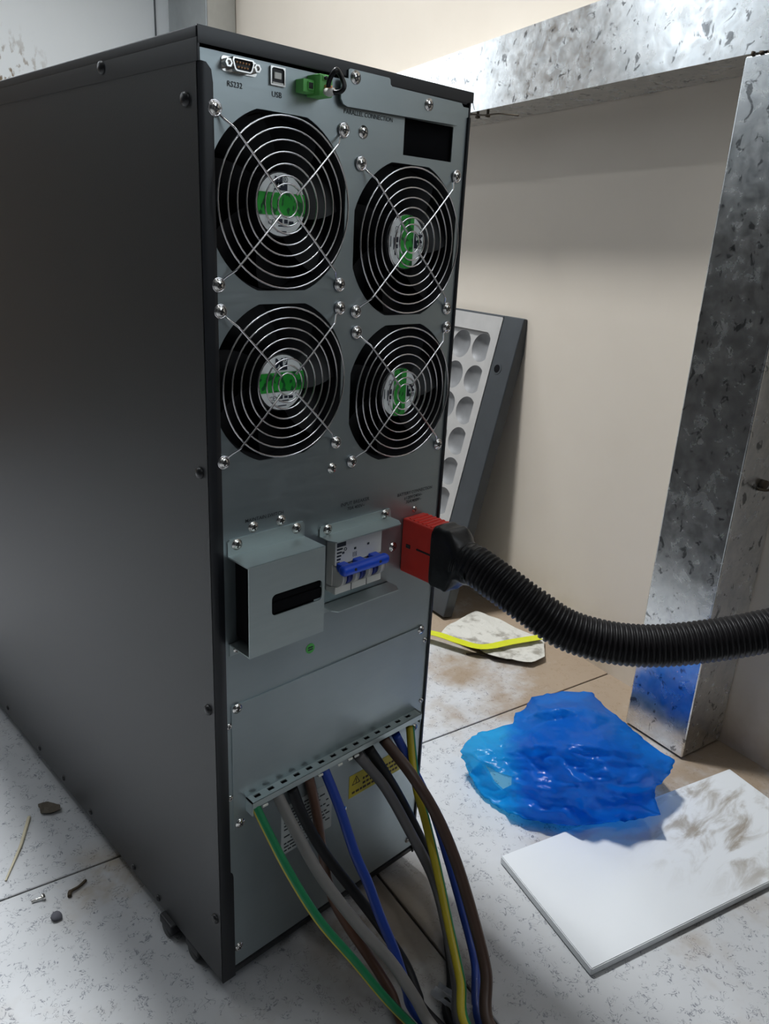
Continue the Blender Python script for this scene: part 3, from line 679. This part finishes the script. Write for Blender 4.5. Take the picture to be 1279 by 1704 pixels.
# ------------------------------------------------------------------ power cables
CAB = {
 'G': ([[.0320, -.0050, .211], [.0345, -.0195, .1921], [.0406, -.0451, .1578], [.0516, -.0734, .1196], [.0701, -.1011, .0817], [.0859, -.1246, .0482], [.1041, -.1463, .016], [.1041, -.2163, .0144]], .0039, 'green earth cable with a yellow stripe at the left end of the clamp bar', [CG, CY]),
 'GR': ([[.0566, -.0055, .2056], [.0599, -.0277, .1793], [.0667, -.0581, .1441], [.0827, -.0935, .1036], [.0975, -.1181, .0755], [.1056, -.142, .0483], [.1109, -.1622, .026], [.1109, -.2322, .0234]], .005, 'light grey power cable beside the green striped cable', [CGR]),
 'BK': ([[.0731, -.0055, .2034], [.0829, -.0112, .1683], [.0975, -.0251, .1278], [.1171, -.0477, .0852], [.131, -.0728, .0512], [.1375, -.1001, .0245], [.1318, -.1227, .0118], [.1284, -.1373, .006], [.1284, -.2073, .0056]], .005, 'black power cable in the left bundle passing behind the light grey one', [CBK]),
 'BR': ([[.0922, -.0055, .2067], [.1001, -.0084, .1637], [.1016, -.0178, .12], [.1009, -.0335, .0814], [.1075, -.05, .053], [.1155, -.0717, .0278], [.1172, -.1027, .0081], [.1045, -.1363, .0055], [.1045, -.2063, .0052]], .0047, 'light brown power cable hanging nearly straight in the left bundle', [CBR]),
 'BL': ([[.1098, -.0055, .2064], [.1101, -.0298, .1755], [.1087, -.0542, .1418], [.1114, -.0706, .1175], [.1117, -.088, .0923], [.1141, -.1055, .0659], [.1133, -.1239, .0394], [.1140, -.1393, .018], [.1170, -.2093, .0163]], .0047, 'blue power cable at the middle of the clamp bar', [CBL]),
 'GR2': ([[.1519, -.0055, .2008], [.174, -.0238, .1617], [.1868, -.0526, .1151], [.1925, -.0812, .076], [.1804, -.1129, .0451], [.1579, -.1473, .0247], [.1348, -.1754, .018], [.1348, -.2454, .0165]], .0052, 'dark grey power cable crossing the yellow warning label', [CGR2]),
 'BK2': ([[.1659, -.0055, .2024], [.1956, -.0156, .1453], [.2139, -.0339, .0939], [.2216, -.0566, .0502], [.2083, -.0894, .013], [.1723, -.1306, .0056], [.1396, -.1582, .0058], [.1410, -.2282, .0056]], .0052, 'black power cable in the right bundle behind the dark grey one', [CBK]),
 'BR2': ([[.187, -.0055, .2017], [.1875, -.0461, .1828], [.1923, -.0763, .1534], [.1914, -.1052, .1204], [.1844, -.1362, .0838], [.1728, -.1665, .0491], [.1484, -.1953, .026], [.1484, -.2653, .0234]], .0056, 'thick dark brown power cable bowing out farthest right', [CBR2]),
 'BL2': ([[.2037, -.0055, .2], [.2186, -.0221, .156], [.2266, -.0438, .1164], [.2229, -.0722, .0767], [.2122, -.1056, .041], [.1953, -.1383, .0174], [.1526, -.1842, .011], [.1526, -.2542, .0099]], .0045, 'blue power cable in the right bundle behind the dark brown one', [CBL]),
 'YG': ([[.2245, -.0055, .2001], [.2136, -.0215, .1802], [.2018, -.0409, .1579], [.1962, -.0609, .1337], [.1841, -.0915, .1004], [.1671, -.1255, .0691], [.1503, -.156, .0464], [.1289, -.1851, .033], [.1289, -.2551, .0297]], .0045, 'yellow and green earth cable at the right end of the clamp bar', [CY, CG])}
for k, (P, r, lab, ms) in CAB.items():
    b = B(); n = 16
    ref = Vector((-.7, -.5, .5))
    mf = None
    if k == 'G': mf = lambda q: 1 if q in (1, 2, 3) else 0
    if k == 'YG': mf = lambda q: 1 if q in (9, 10, 11, 12, 13) else 0
    tube(b, catmull(P, 10), r, n, mfun=mf, ref=ref)
    o = obj('power_cable', b, ms); tag(o, lab, 'cable', 'power cables below the clamp bar')

# ------------------------------------------------------------------ blue carrier bag: an inflated crumpled film over the floor
KD = Vector((-1.23, -.69, 1.0))
OUT = [(0.4547, 0.0965, 0.035), (0.4815, 0.1041, 0.042), (0.5061, 0.106, 0.046), (0.5382, 0.0953, 0.046), (0.5599, 0.0876, 0.05), (0.5832, 0.1007, 0.055), (0.6001, 0.0975, 0.058), (0.6326, 0.1087, 0.062), (0.6806, 0.0891, 0.064), (0.7121, 0.0588, 0.066), (0.6963, 0.0322, 0.066), (0.6847, -0.0013, 0.066), (0.6725, -0.0355, 0.066), (0.661, -0.0693, 0.066), (0.6585, -0.0958, 0.064), (0.624, -0.107, 0.058), (0.5881, -0.1095, 0.052), (0.5659, -0.1237, 0.048), (0.5493, -0.139, 0.043), (0.5271, -0.1312, 0.03), (0.4781, -0.1047, 0.0175), (0.4367, -0.0726, 0.016), (0.4148, -0.044, 0.013), (0.4016, -0.0068, 0.006), (0.404, 0.0244, 0.006), (0.4228, 0.0584, 0.015)]
INN = [(0.6092, 0.0737, 0.092), (0.645, 0.051, 0.102), (0.6583, 0.023, 0.1), (0.6171, -0.0102, 0.112), (0.6202, -0.0426, 0.1), (0.5781, 0.0069, 0.114), (0.5443, 0.0359, 0.095), (0.5683, -0.0571, 0.1), (0.5813, -0.0831, 0.085), (0.526, -0.0367, 0.085), (0.4817, -0.0162, 0.06), (0.543, -0.1098, 0.055), (0.5093, -0.0824, 0.05), (0.4642, -0.0537, 0.036), (0.4425, -0.0158, 0.03), (0.5092, 0.0507, 0.057), (0.4944, 0.0794, 0.052), (0.475, 0.0167, 0.042), (0.4421, 0.0127, 0.024), (0.6218, -0.0815, 0.08)]
HOLE = [(0.4577, 0.0632), (0.4601, 0.0378), (0.4679, 0.0197), (0.4526, 0.01), (0.4343, 0.0124), (0.4379, 0.0298)]
rng = random.Random(11)
bnd = []
for i in range(len(OUT)):
    a0, a1 = Vector(OUT[i]), Vector(OUT[(i + 1) % len(OUT)]); m_ = max(1, int((a1 - a0).xy.length / .006))
    for k in range(m_):
        p_ = a0.lerp(a1, k / m_)
        j = 0 if k == 0 else .0016
        bnd.append(Vector((p_.x + rng.uniform(-j, j), p_.y + rng.uniform(-j, j), p_.z)))
hb = []
for i in range(len(HOLE)):
    a0, a1 = Vector(HOLE[i]), Vector(HOLE[(i + 1) % len(HOLE)])
    for k in range(4): hb.append(a0.lerp(a1, k / 4))
def inside(x, y, P):
    c_ = False; n_ = len(P)
    for i in range(n_):
        x1, y1 = P[i][0], P[i][1]; x2, y2 = P[i - 1][0], P[i - 1][1]
        if (y1 > y) != (y2 > y) and x < (x2 - x1) * (y - y1) / (y2 - y1) + x1: c_ = not c_
    return c_
ctrl = [Vector(p_) for p_ in INN] + [Vector(p_) for p_ in OUT]
def idw(x, y, P):
    sw = sh = 0
    for p_ in P:
        q = 1 / ((p_.x - x) ** 2 + (p_.y - y) ** 2 + 1e-6) ** 1.7; sw += q; sh += q * p_.z
    return sh / sw
base_ctrl = list(ctrl)
while len(ctrl) < len(base_ctrl) + 46:
    x, y = rng.uniform(.39, .74), rng.uniform(-.16, .13)
    if inside(x, y, OUT) and min((Vector((x, y)) - q.xy).length for q in ctrl) > .014: ctrl.append(Vector((x, y, idw(x, y, base_ctrl) + rng.uniform(-.009, .009))))
fv, fe, ff, *_ = delaunay_2d_cdt([q.xy for q in ctrl], [], [], 0, 1e-7)
def facet(x, y):
    for f in ff:
        A, B_, C_ = (ctrl[i] for i in f); d = (B_.y - C_.y) * (A.x - C_.x) + (C_.x - B_.x) * (A.y - C_.y)
        if abs(d) < 1e-12: continue
        l0 = ((B_.y - C_.y) * (x - C_.x) + (C_.x - B_.x) * (y - C_.y)) / d; l1 = ((C_.y - A.y) * (x - C_.x) + (A.x - C_.x) * (y - C_.y)) / d
        if l0 >= -1e-6 and l1 >= -1e-6 and l0 + l1 <= 1 + 1e-6: return l0 * A.z + l1 * B_.z + (1 - l0 - l1) * C_.z
    return idw(x, y, base_ctrl)
def hmap(x, y): return .85 * facet(x, y) + .15 * idw(x, y, base_ctrl)
def bdist(x, y): return min(math.hypot(x - p_.x, y - p_.y) for p_ in bnd)
def crease(x, y, sc, an, sd):
    u = (x * math.cos(an) + y * math.sin(an)) * sc; v_ = (-x * math.sin(an) + y * math.cos(an)) * sc * .35
    return 1 - abs(2 * mnoise.noise(Vector((u + sd, v_ + sd * .7, sd)))) * 1.6
ARM = Vector((.515, .055)); ARMD = Vector((.65, -.76))
pts = [Vector((p_.x, p_.y)) for p_ in bnd]; NBD = len(pts); pts += hb; NH = len(pts)
edges = [(i, (i + 1) % NBD) for i in range(NBD)] + [(NBD + i, NBD + (i + 1) % len(hb)) for i in range(len(hb))]
g = .0042; xx = .395
while xx < .735:
    yy = -.155
    while yy < .125:
        x = xx + rng.uniform(-.3, .3) * g; y = yy + rng.uniform(-.3, .3) * g
        if inside(x, y, bnd) and bdist(x, y) > .003 and not inside(x, y, hb) and min((Vector((x, y)) - q).length for q in hb) > .002: pts.append(Vector((x, y)))
        yy += g
    xx += g
vo, eo, fo, ov, oe, of = delaunay_2d_cdt(pts, edges, [], 0, 1e-7)
b = B(); THIN = b.verts.layers.float.new('thin'); top, bot = [], []
for v in vo:
    x, y = v.x, v.y; bd = bdist(x, y); edge = bd < .0022
    h0 = hmap(x, y); wgt = min(1, bd / .02)
    hh = h0 + wgt * (.0034 * abs(mnoise.noise(Vector(((x * .75 + y * .66) * 26, (y * .75 - x * .66) * 95, 3.3)))) + .0016 * (crease(x, y, 60, .95, 9.4) - .5) + .0010 * (crease(x, y, 130, .7, 5.5) - .5))
    fl_ = .0135 if (x + KD.x * hh) > .28 else .004
    hh = max(hh, .0145)  if y < -.02 else max(hh, .005)
    q = Vector((x, y, 0)) + KD * hh; q.z = hh; top.append(b.verts.new(q))
    th_ = max(0, min(1, .5 - ((Vector((x, y)) - ARM).dot(ARMD) + .012 * mnoise.noise(Vector((x * 70, y * 70, 2)))) / .03)); top[-1][THIN] = th_
    w2 = wgt * wgt * (3 - 2 * wgt); hl = max(h0 * (1 - .72 * w2) + .006 * w2 * (crease(x, y, 40, 1.9, 1.7) - .5), .0145 if y < -.02 else .005)
    hl = min(hl, hh - .0006 * (0 if edge else 1)); q = Vector((x, y, 0)) + KD * hl; q.z = hl
    bot.append(top[-1] if edge else b.verts.new(q)); bot[-1][THIN] = th_
for f in fo:
    cx = sum(vo[i].x for i in f) / 3; cy = sum(vo[i].y for i in f) / 3
    if not inside(cx, cy, bnd) or inside(cx, cy, hb): continue
    for L_, rv in ((top, False), (bot, True)):
        q = [L_[i] for i in f]
        if len(set(q)) < 3: continue
        try:
            b.faces.new(q[::-1] if rv else q)
        except ValueError: pass
me = bpy.data.meshes.new('plastic_bag'); [setattr(f, 'smooth', True) for f in b.faces]; bmesh.ops.delete(b, geom=[v for v in b.verts if not v.link_faces], context='VERTS'); b.to_mesh(me); b.free(); me.materials.append(BAG)
o = bpy.data.objects.new('plastic_bag', me); link(o); tag(o, 'crumpled blue plastic carrier bag lying on the floor by the white tile', 'bag')

# ------------------------------------------------------------------ loose white tile
q = [(.329, -.0650), (.280, -.2160), (.647, -.3220), (.696, -.1710)]
b = B(); lo = [b.verts.new((x, y, .0012)) for x, y in q]; hi = [b.verts.new((x, y, .0105)) for x, y in q]
b.faces.new(lo[::-1]); b.faces.new(hi)
for i in range(4): b.faces.new((lo[i], lo[(i + 1) % 4], hi[(i + 1) % 4], hi[i]))
bmesh.ops.recalc_face_normals(b, faces=b.faces[:]); bmesh.ops.bevel(b, geom=b.edges[:], offset=.0009, segments=2, affect='EDGES')
lt = thing('loose_tile', 'loose white glazed tile lying on the floor under the blue bag', 'tile', (.49, -.19, 0))
obj('glazed_top', b, WTILE, lt)
b = B(); lo = [b.verts.new((.488 + (x - .488) * .985, -.1935 + (y + .1935) * .97, .0002)) for x, y in q]; hi = [b.verts.new((.488 + (x - .488) * .985, -.1935 + (y + .1935) * .97, .0020)) for x, y in q]
b.faces.new(lo[::-1]); b.faces.new(hi)
for i in range(4): b.faces.new((lo[i], lo[(i + 1) % 4], hi[(i + 1) % 4], hi[i]))
bmesh.ops.recalc_face_normals(b, faces=b.faces[:]); obj('clay_back', b, TEDGE, lt)

# ------------------------------------------------------------------ raised-floor panel leaning on the right wall (underside out)
rf = thing('raised_floor_panel', 'dark rimmed steel floor panel with round dimples leaning against the cream wall', 'floor panel', tuple(ROOM @ Vector((.66, .8, 0))))
PW, PL, PT = .60, .560, .022
up = Vector((.125, 0, .545)).normalized(); ac = Vector((0, 1, 0)); nr_ = Vector((-up.z, 0, up.x))   # outward (towards the room)
org = Vector((.642, .506, .0065))
PM = ROOM @ Matrix(((ac.x, up.x, nr_.x, org.x), (ac.y, up.y, nr_.y, org.y), (ac.z, up.z, nr_.z, org.z), (0, 0, 0, 1)))
b = B()
for lo, hi in (((0, 0), (.052, PL)), ((PW - .052, 0), (PW, PL)), ((.052, PL - .022), (PW - .052, PL)), ((.052, 0), (PW - .052, .022))): bx(b, (*lo, -PT), (*hi, 0), .002)
o = obj('rim', b, RIM, None, PM); setparent(o, rf)
b = B(); tube(b, [(.034, .467, -.0005), (.034, .467, .0008)], .0105, 20, mi=0); tube(b, [(.034, .467, .0002), (.034, .467, .0012)], .0072, 16, mi=1); o = obj('corner_hole', b, [RIM, PITCH], None, PM); setparent(o, rf)
# light border strip with rounded inner corner, then the pressed field
b = B(); mt2 = Matrix(((1, 0, 0, 0), (0, 0, 1, 0), (0, -1, 0, 0), (0, 0, 0, 1)))
plate(b, rrect(.052, .020, PW - .052, PL - .004, .004, 3), [rrect(.070, .034, PW - .070, PL - .034, .016, 6)], -.0012, .0006, 0, Matrix(((1, 0, 0, 0), (0, 0, 1, 0), (0, -1, 0, 0), (0, 0, 0, 1))) if False else Matrix(((1, 0, 0, 0), (0, 0, 1, 0), (0, 1, 0, 0), (0, 0, 0, 1))))
for v in b.verts: v.co.z = -v.co.z
def _swap(bm):
    for v in bm.verts: v.co = Vector((v.co.x, v.co.y, v.co.z))
b2 = B(); join(b2, b.copy() if False else b)
bmesh.ops.recalc_face_normals(b2, faces=b2.faces[:])
o = obj('border', b2, PAN, None, PM, False); setparent(o, rf)
grid_ = [(.0945 + .059 * i, .497 - .059 * j) for i in range(8) for j in range(8) if .0945 + .059 * i < PW - .085]
b = B(); plate(b, [(.062, .026), (PW - .062, .026), (PW - .062, PL - .026), (.062, PL - .026)], [disc_poly(x, y, .0262, 28) for x, y in grid_], .0042, .0054, 0, Matrix(((1, 0, 0, 0), (0, 0, 1, 0), (0, -1, 0, 0), (0, 0, 0, 1))))
bmesh.ops.recalc_face_normals(b, faces=b.faces[:])
o = obj('pressed_sheet', b, PAN, None, PM, False); setparent(o, rf)
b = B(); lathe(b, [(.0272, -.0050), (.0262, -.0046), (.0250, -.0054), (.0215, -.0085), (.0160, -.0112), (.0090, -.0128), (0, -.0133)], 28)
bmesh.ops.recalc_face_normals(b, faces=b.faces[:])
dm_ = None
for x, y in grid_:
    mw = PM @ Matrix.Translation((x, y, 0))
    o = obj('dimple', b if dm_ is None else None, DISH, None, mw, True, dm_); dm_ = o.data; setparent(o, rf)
b = B(); bx(b, (.004, .004, -PT - .001), (PW - .004, PL - .004, -PT + .001)); o = obj('top_sheet', b, RIM, None, PM); setparent(o, rf)

# ------------------------------------------------------------------ paper and strap by the wall
def sheet(name, poly, zf, m, label, cat, g=.009, th=.0006, edgej=.0004):
    bn = []
    for i in range(len(poly)):
        a0, a1 = Vector(poly[i]), Vector(poly[(i + 1) % len(poly)]); n_ = max(1, int((a1 - a0).length / g))
        for k in range(n_): bn.append(a0.lerp(a1, k / n_) + (Vector((random.uniform(-edgej, edgej), random.uniform(-edgej, edgej))) if k else Vector((0, 0))))
    P_ = list(bn); E_ = [(i, (i + 1) % len(bn)) for i in range(len(bn))]
    x0, x1 = min(p_.x for p_ in bn), max(p_.x for p_ in bn); y0, y1 = min(p_.y for p_ in bn), max(p_.y for p_ in bn)
    x = x0
    while x < x1:
        y = y0
        while y < y1:
            xj, yj = x + random.uniform(-.3, .3) * g, y + random.uniform(-.3, .3) * g
            if inside(xj, yj, bn) and min((Vector((xj, yj)) - q_).length for q_ in bn) > g * .4: P_.append(Vector((xj, yj)))
            y += g
        x += g
    vo, eo, fo, *_ = delaunay_2d_cdt(P_, E_, [], 0, 1e-7)
    b = B(); vs = [b.verts.new((v.x, v.y, zf(v.x, v.y))) for v in vo]
    for f in fo:
        if inside(sum(vo[i].x for i in f) / 3, sum(vo[i].y for i in f) / 3, bn): b.faces.new([vs[i] for i in f])
    bmesh.ops.recalc_face_normals(b, faces=b.faces[:]); bmesh.ops.solidify(b, geom=b.faces[:], thickness=th); bmesh.ops.recalc_face_normals(b, faces=b.faces[:])
    o = obj(name, b, m, None, None, False); return tag(o, label, cat)
zp = lambda x, y: .006 + .006 * crease(x, y, 14, .9, 2.2) * .5 + .003 * mnoise.noise(Vector((x * 45, y * 45, 1))) + .003
pa = [(.6684, .3404), (.6966, .3499), (.790, .3600), (.7957, .2808), (.7987, .2091), (.7461, .1705), (.7132, .1741), (.7003, .192), (.6775, .228), (.6786, .2689), (.6748, .3073)]
sheet('paper_sheet', pa, zp, PAPER, 'crumpled off-white paper sheet on the floor against the cream wall', 'paper')
spn = catmull([(.615, .420, .006), (.6441, .3404, .019), (.6582, .2934, .019), (.6700, .260, .019), (.6900, .244, .019), (.73, .231, .019), (.7849, .2093, .019)], 10)
b = B(); prev = None
for i, p_ in enumerate(spn):
    t_ = (spn[min(i + 1, len(spn) - 1)] - spn[max(i - 1, 0)]).normalized(); sd = t_.cross(Vector((0, 0, 1))).normalized() * .0085
    cur = [b.verts.new(p_ + sd), b.verts.new(p_ - sd)]
    if prev: b.faces.new((prev[0], prev[1], cur[1], cur[0]))
    prev = cur
bmesh.ops.recalc_face_normals(b, faces=b.faces[:]); bmesh.ops.solidify(b, geom=b.faces[:], thickness=.0007); bmesh.ops.recalc_face_normals(b, faces=b.faces[:]); o = obj('packing_strap', b, STRAP, None, None, False); tag(o, 'yellow-green plastic packing strap lying across the paper', 'strap')
b = B(); tube(b, catmull([(.660, .272, .0022), (.675, .258, .003), (.690, .232, .0028), (.704, .210, .0022)], 6), [.0018] * 18 + [.001], 7); o = obj('twig', b, TWIG); tag(o, 'thin dark twig beside the paper by the wall', 'twig')

# ------------------------------------------------------------------ litter on the floor left of the cabinet
zl = lambda x, y: .0022 + .002 * (1 + mnoise.noise(Vector((x * 150, y * 150, 4))))
sheet('dry_leaf', [(-.030, .362), (-.020, .358), (-.011, .343), (-.014, .335), (-.024, .336), (-.034, .344)], zl, LEAF, 'curled dark brown dry leaf on the floor left of the cabinet', 'leaf', .004, .0006, .0006)
b = B(); tube(b, [(-.046, .348, .0016), (-.070, .308, .002), (-.100, .268, .0014)], [.0022, .0018, .0010], 6); o = obj('straw', b, STRAW); tag(o, 'pale flat straw across the left floor tile', 'straw')
b = B(); tube(b, catmull([(-.058, .203, .0022), (-.055, .208, .0028), (-.046, .209, .0024), (-.036, .213, .0020)], 5), [.0022] * 6 + [.0016] * 10, 7); o = obj('twig', b, TWIG); tag(o, 'short brown bent twig on the floor left of the cabinet', 'twig')
nut = thing('loose_screw', 'small shiny screw lying by the tile joint left of the cabinet', 'screw', (-.082, .219, 0))
b = B(); lathe(b, [(.0034, 0), (.0034, .0016), (.0026, .0028), (0, .0032)], 12, Matrix.Translation((-.080, .219, .0035)) @ Matrix.Rotation(PI / 2.2, 4, 'Y')); obj('head', b, CHROME, nut)
b = B(); tube(b, [(-.0805, .219, .0034), (-.090, .222, .0016)], .0014, 8); obj('shank', b, CHROME, nut)
b = B(); bmesh.ops.create_icosphere(b, subdivisions=2, radius=.0058)
for v in b.verts:
    v.co *= 1 + .25 * mnoise.noise(v.co * 260); v.co.z *= .6; v.co += Vector((-.078, .186, .0032))
o = obj('pebble', b, PEB); tag(o, 'small dark grey pebble on the floor left of the cabinet', 'stone')
# crumpled clear film end among the cables
b = B(); prev = None
for i in range(10):
    s = i / 9; cur = []
    for k in range(6): cur.append(b.verts.new((.150 + .012 * (k / 5 - .5) * (1 + .4 * s) + .003 * s, -.128 - .040 * s, .008 + .003 * mnoise.noise(Vector((k * 1.7, s * 4, 2))) + .004 * (k % 2) + .003 * s)))
    if prev:
        for k in range(5): b.faces.new((prev[k], prev[k + 1], cur[k + 1], cur[k]))
    prev = cur
bmesh.ops.solidify(b, geom=b.faces[:], thickness=.0004); o = obj('film_scrap', b, SHEETW, None, None, False); tag(o, 'scrap of crumpled whitish film between the cable bundles', 'film')
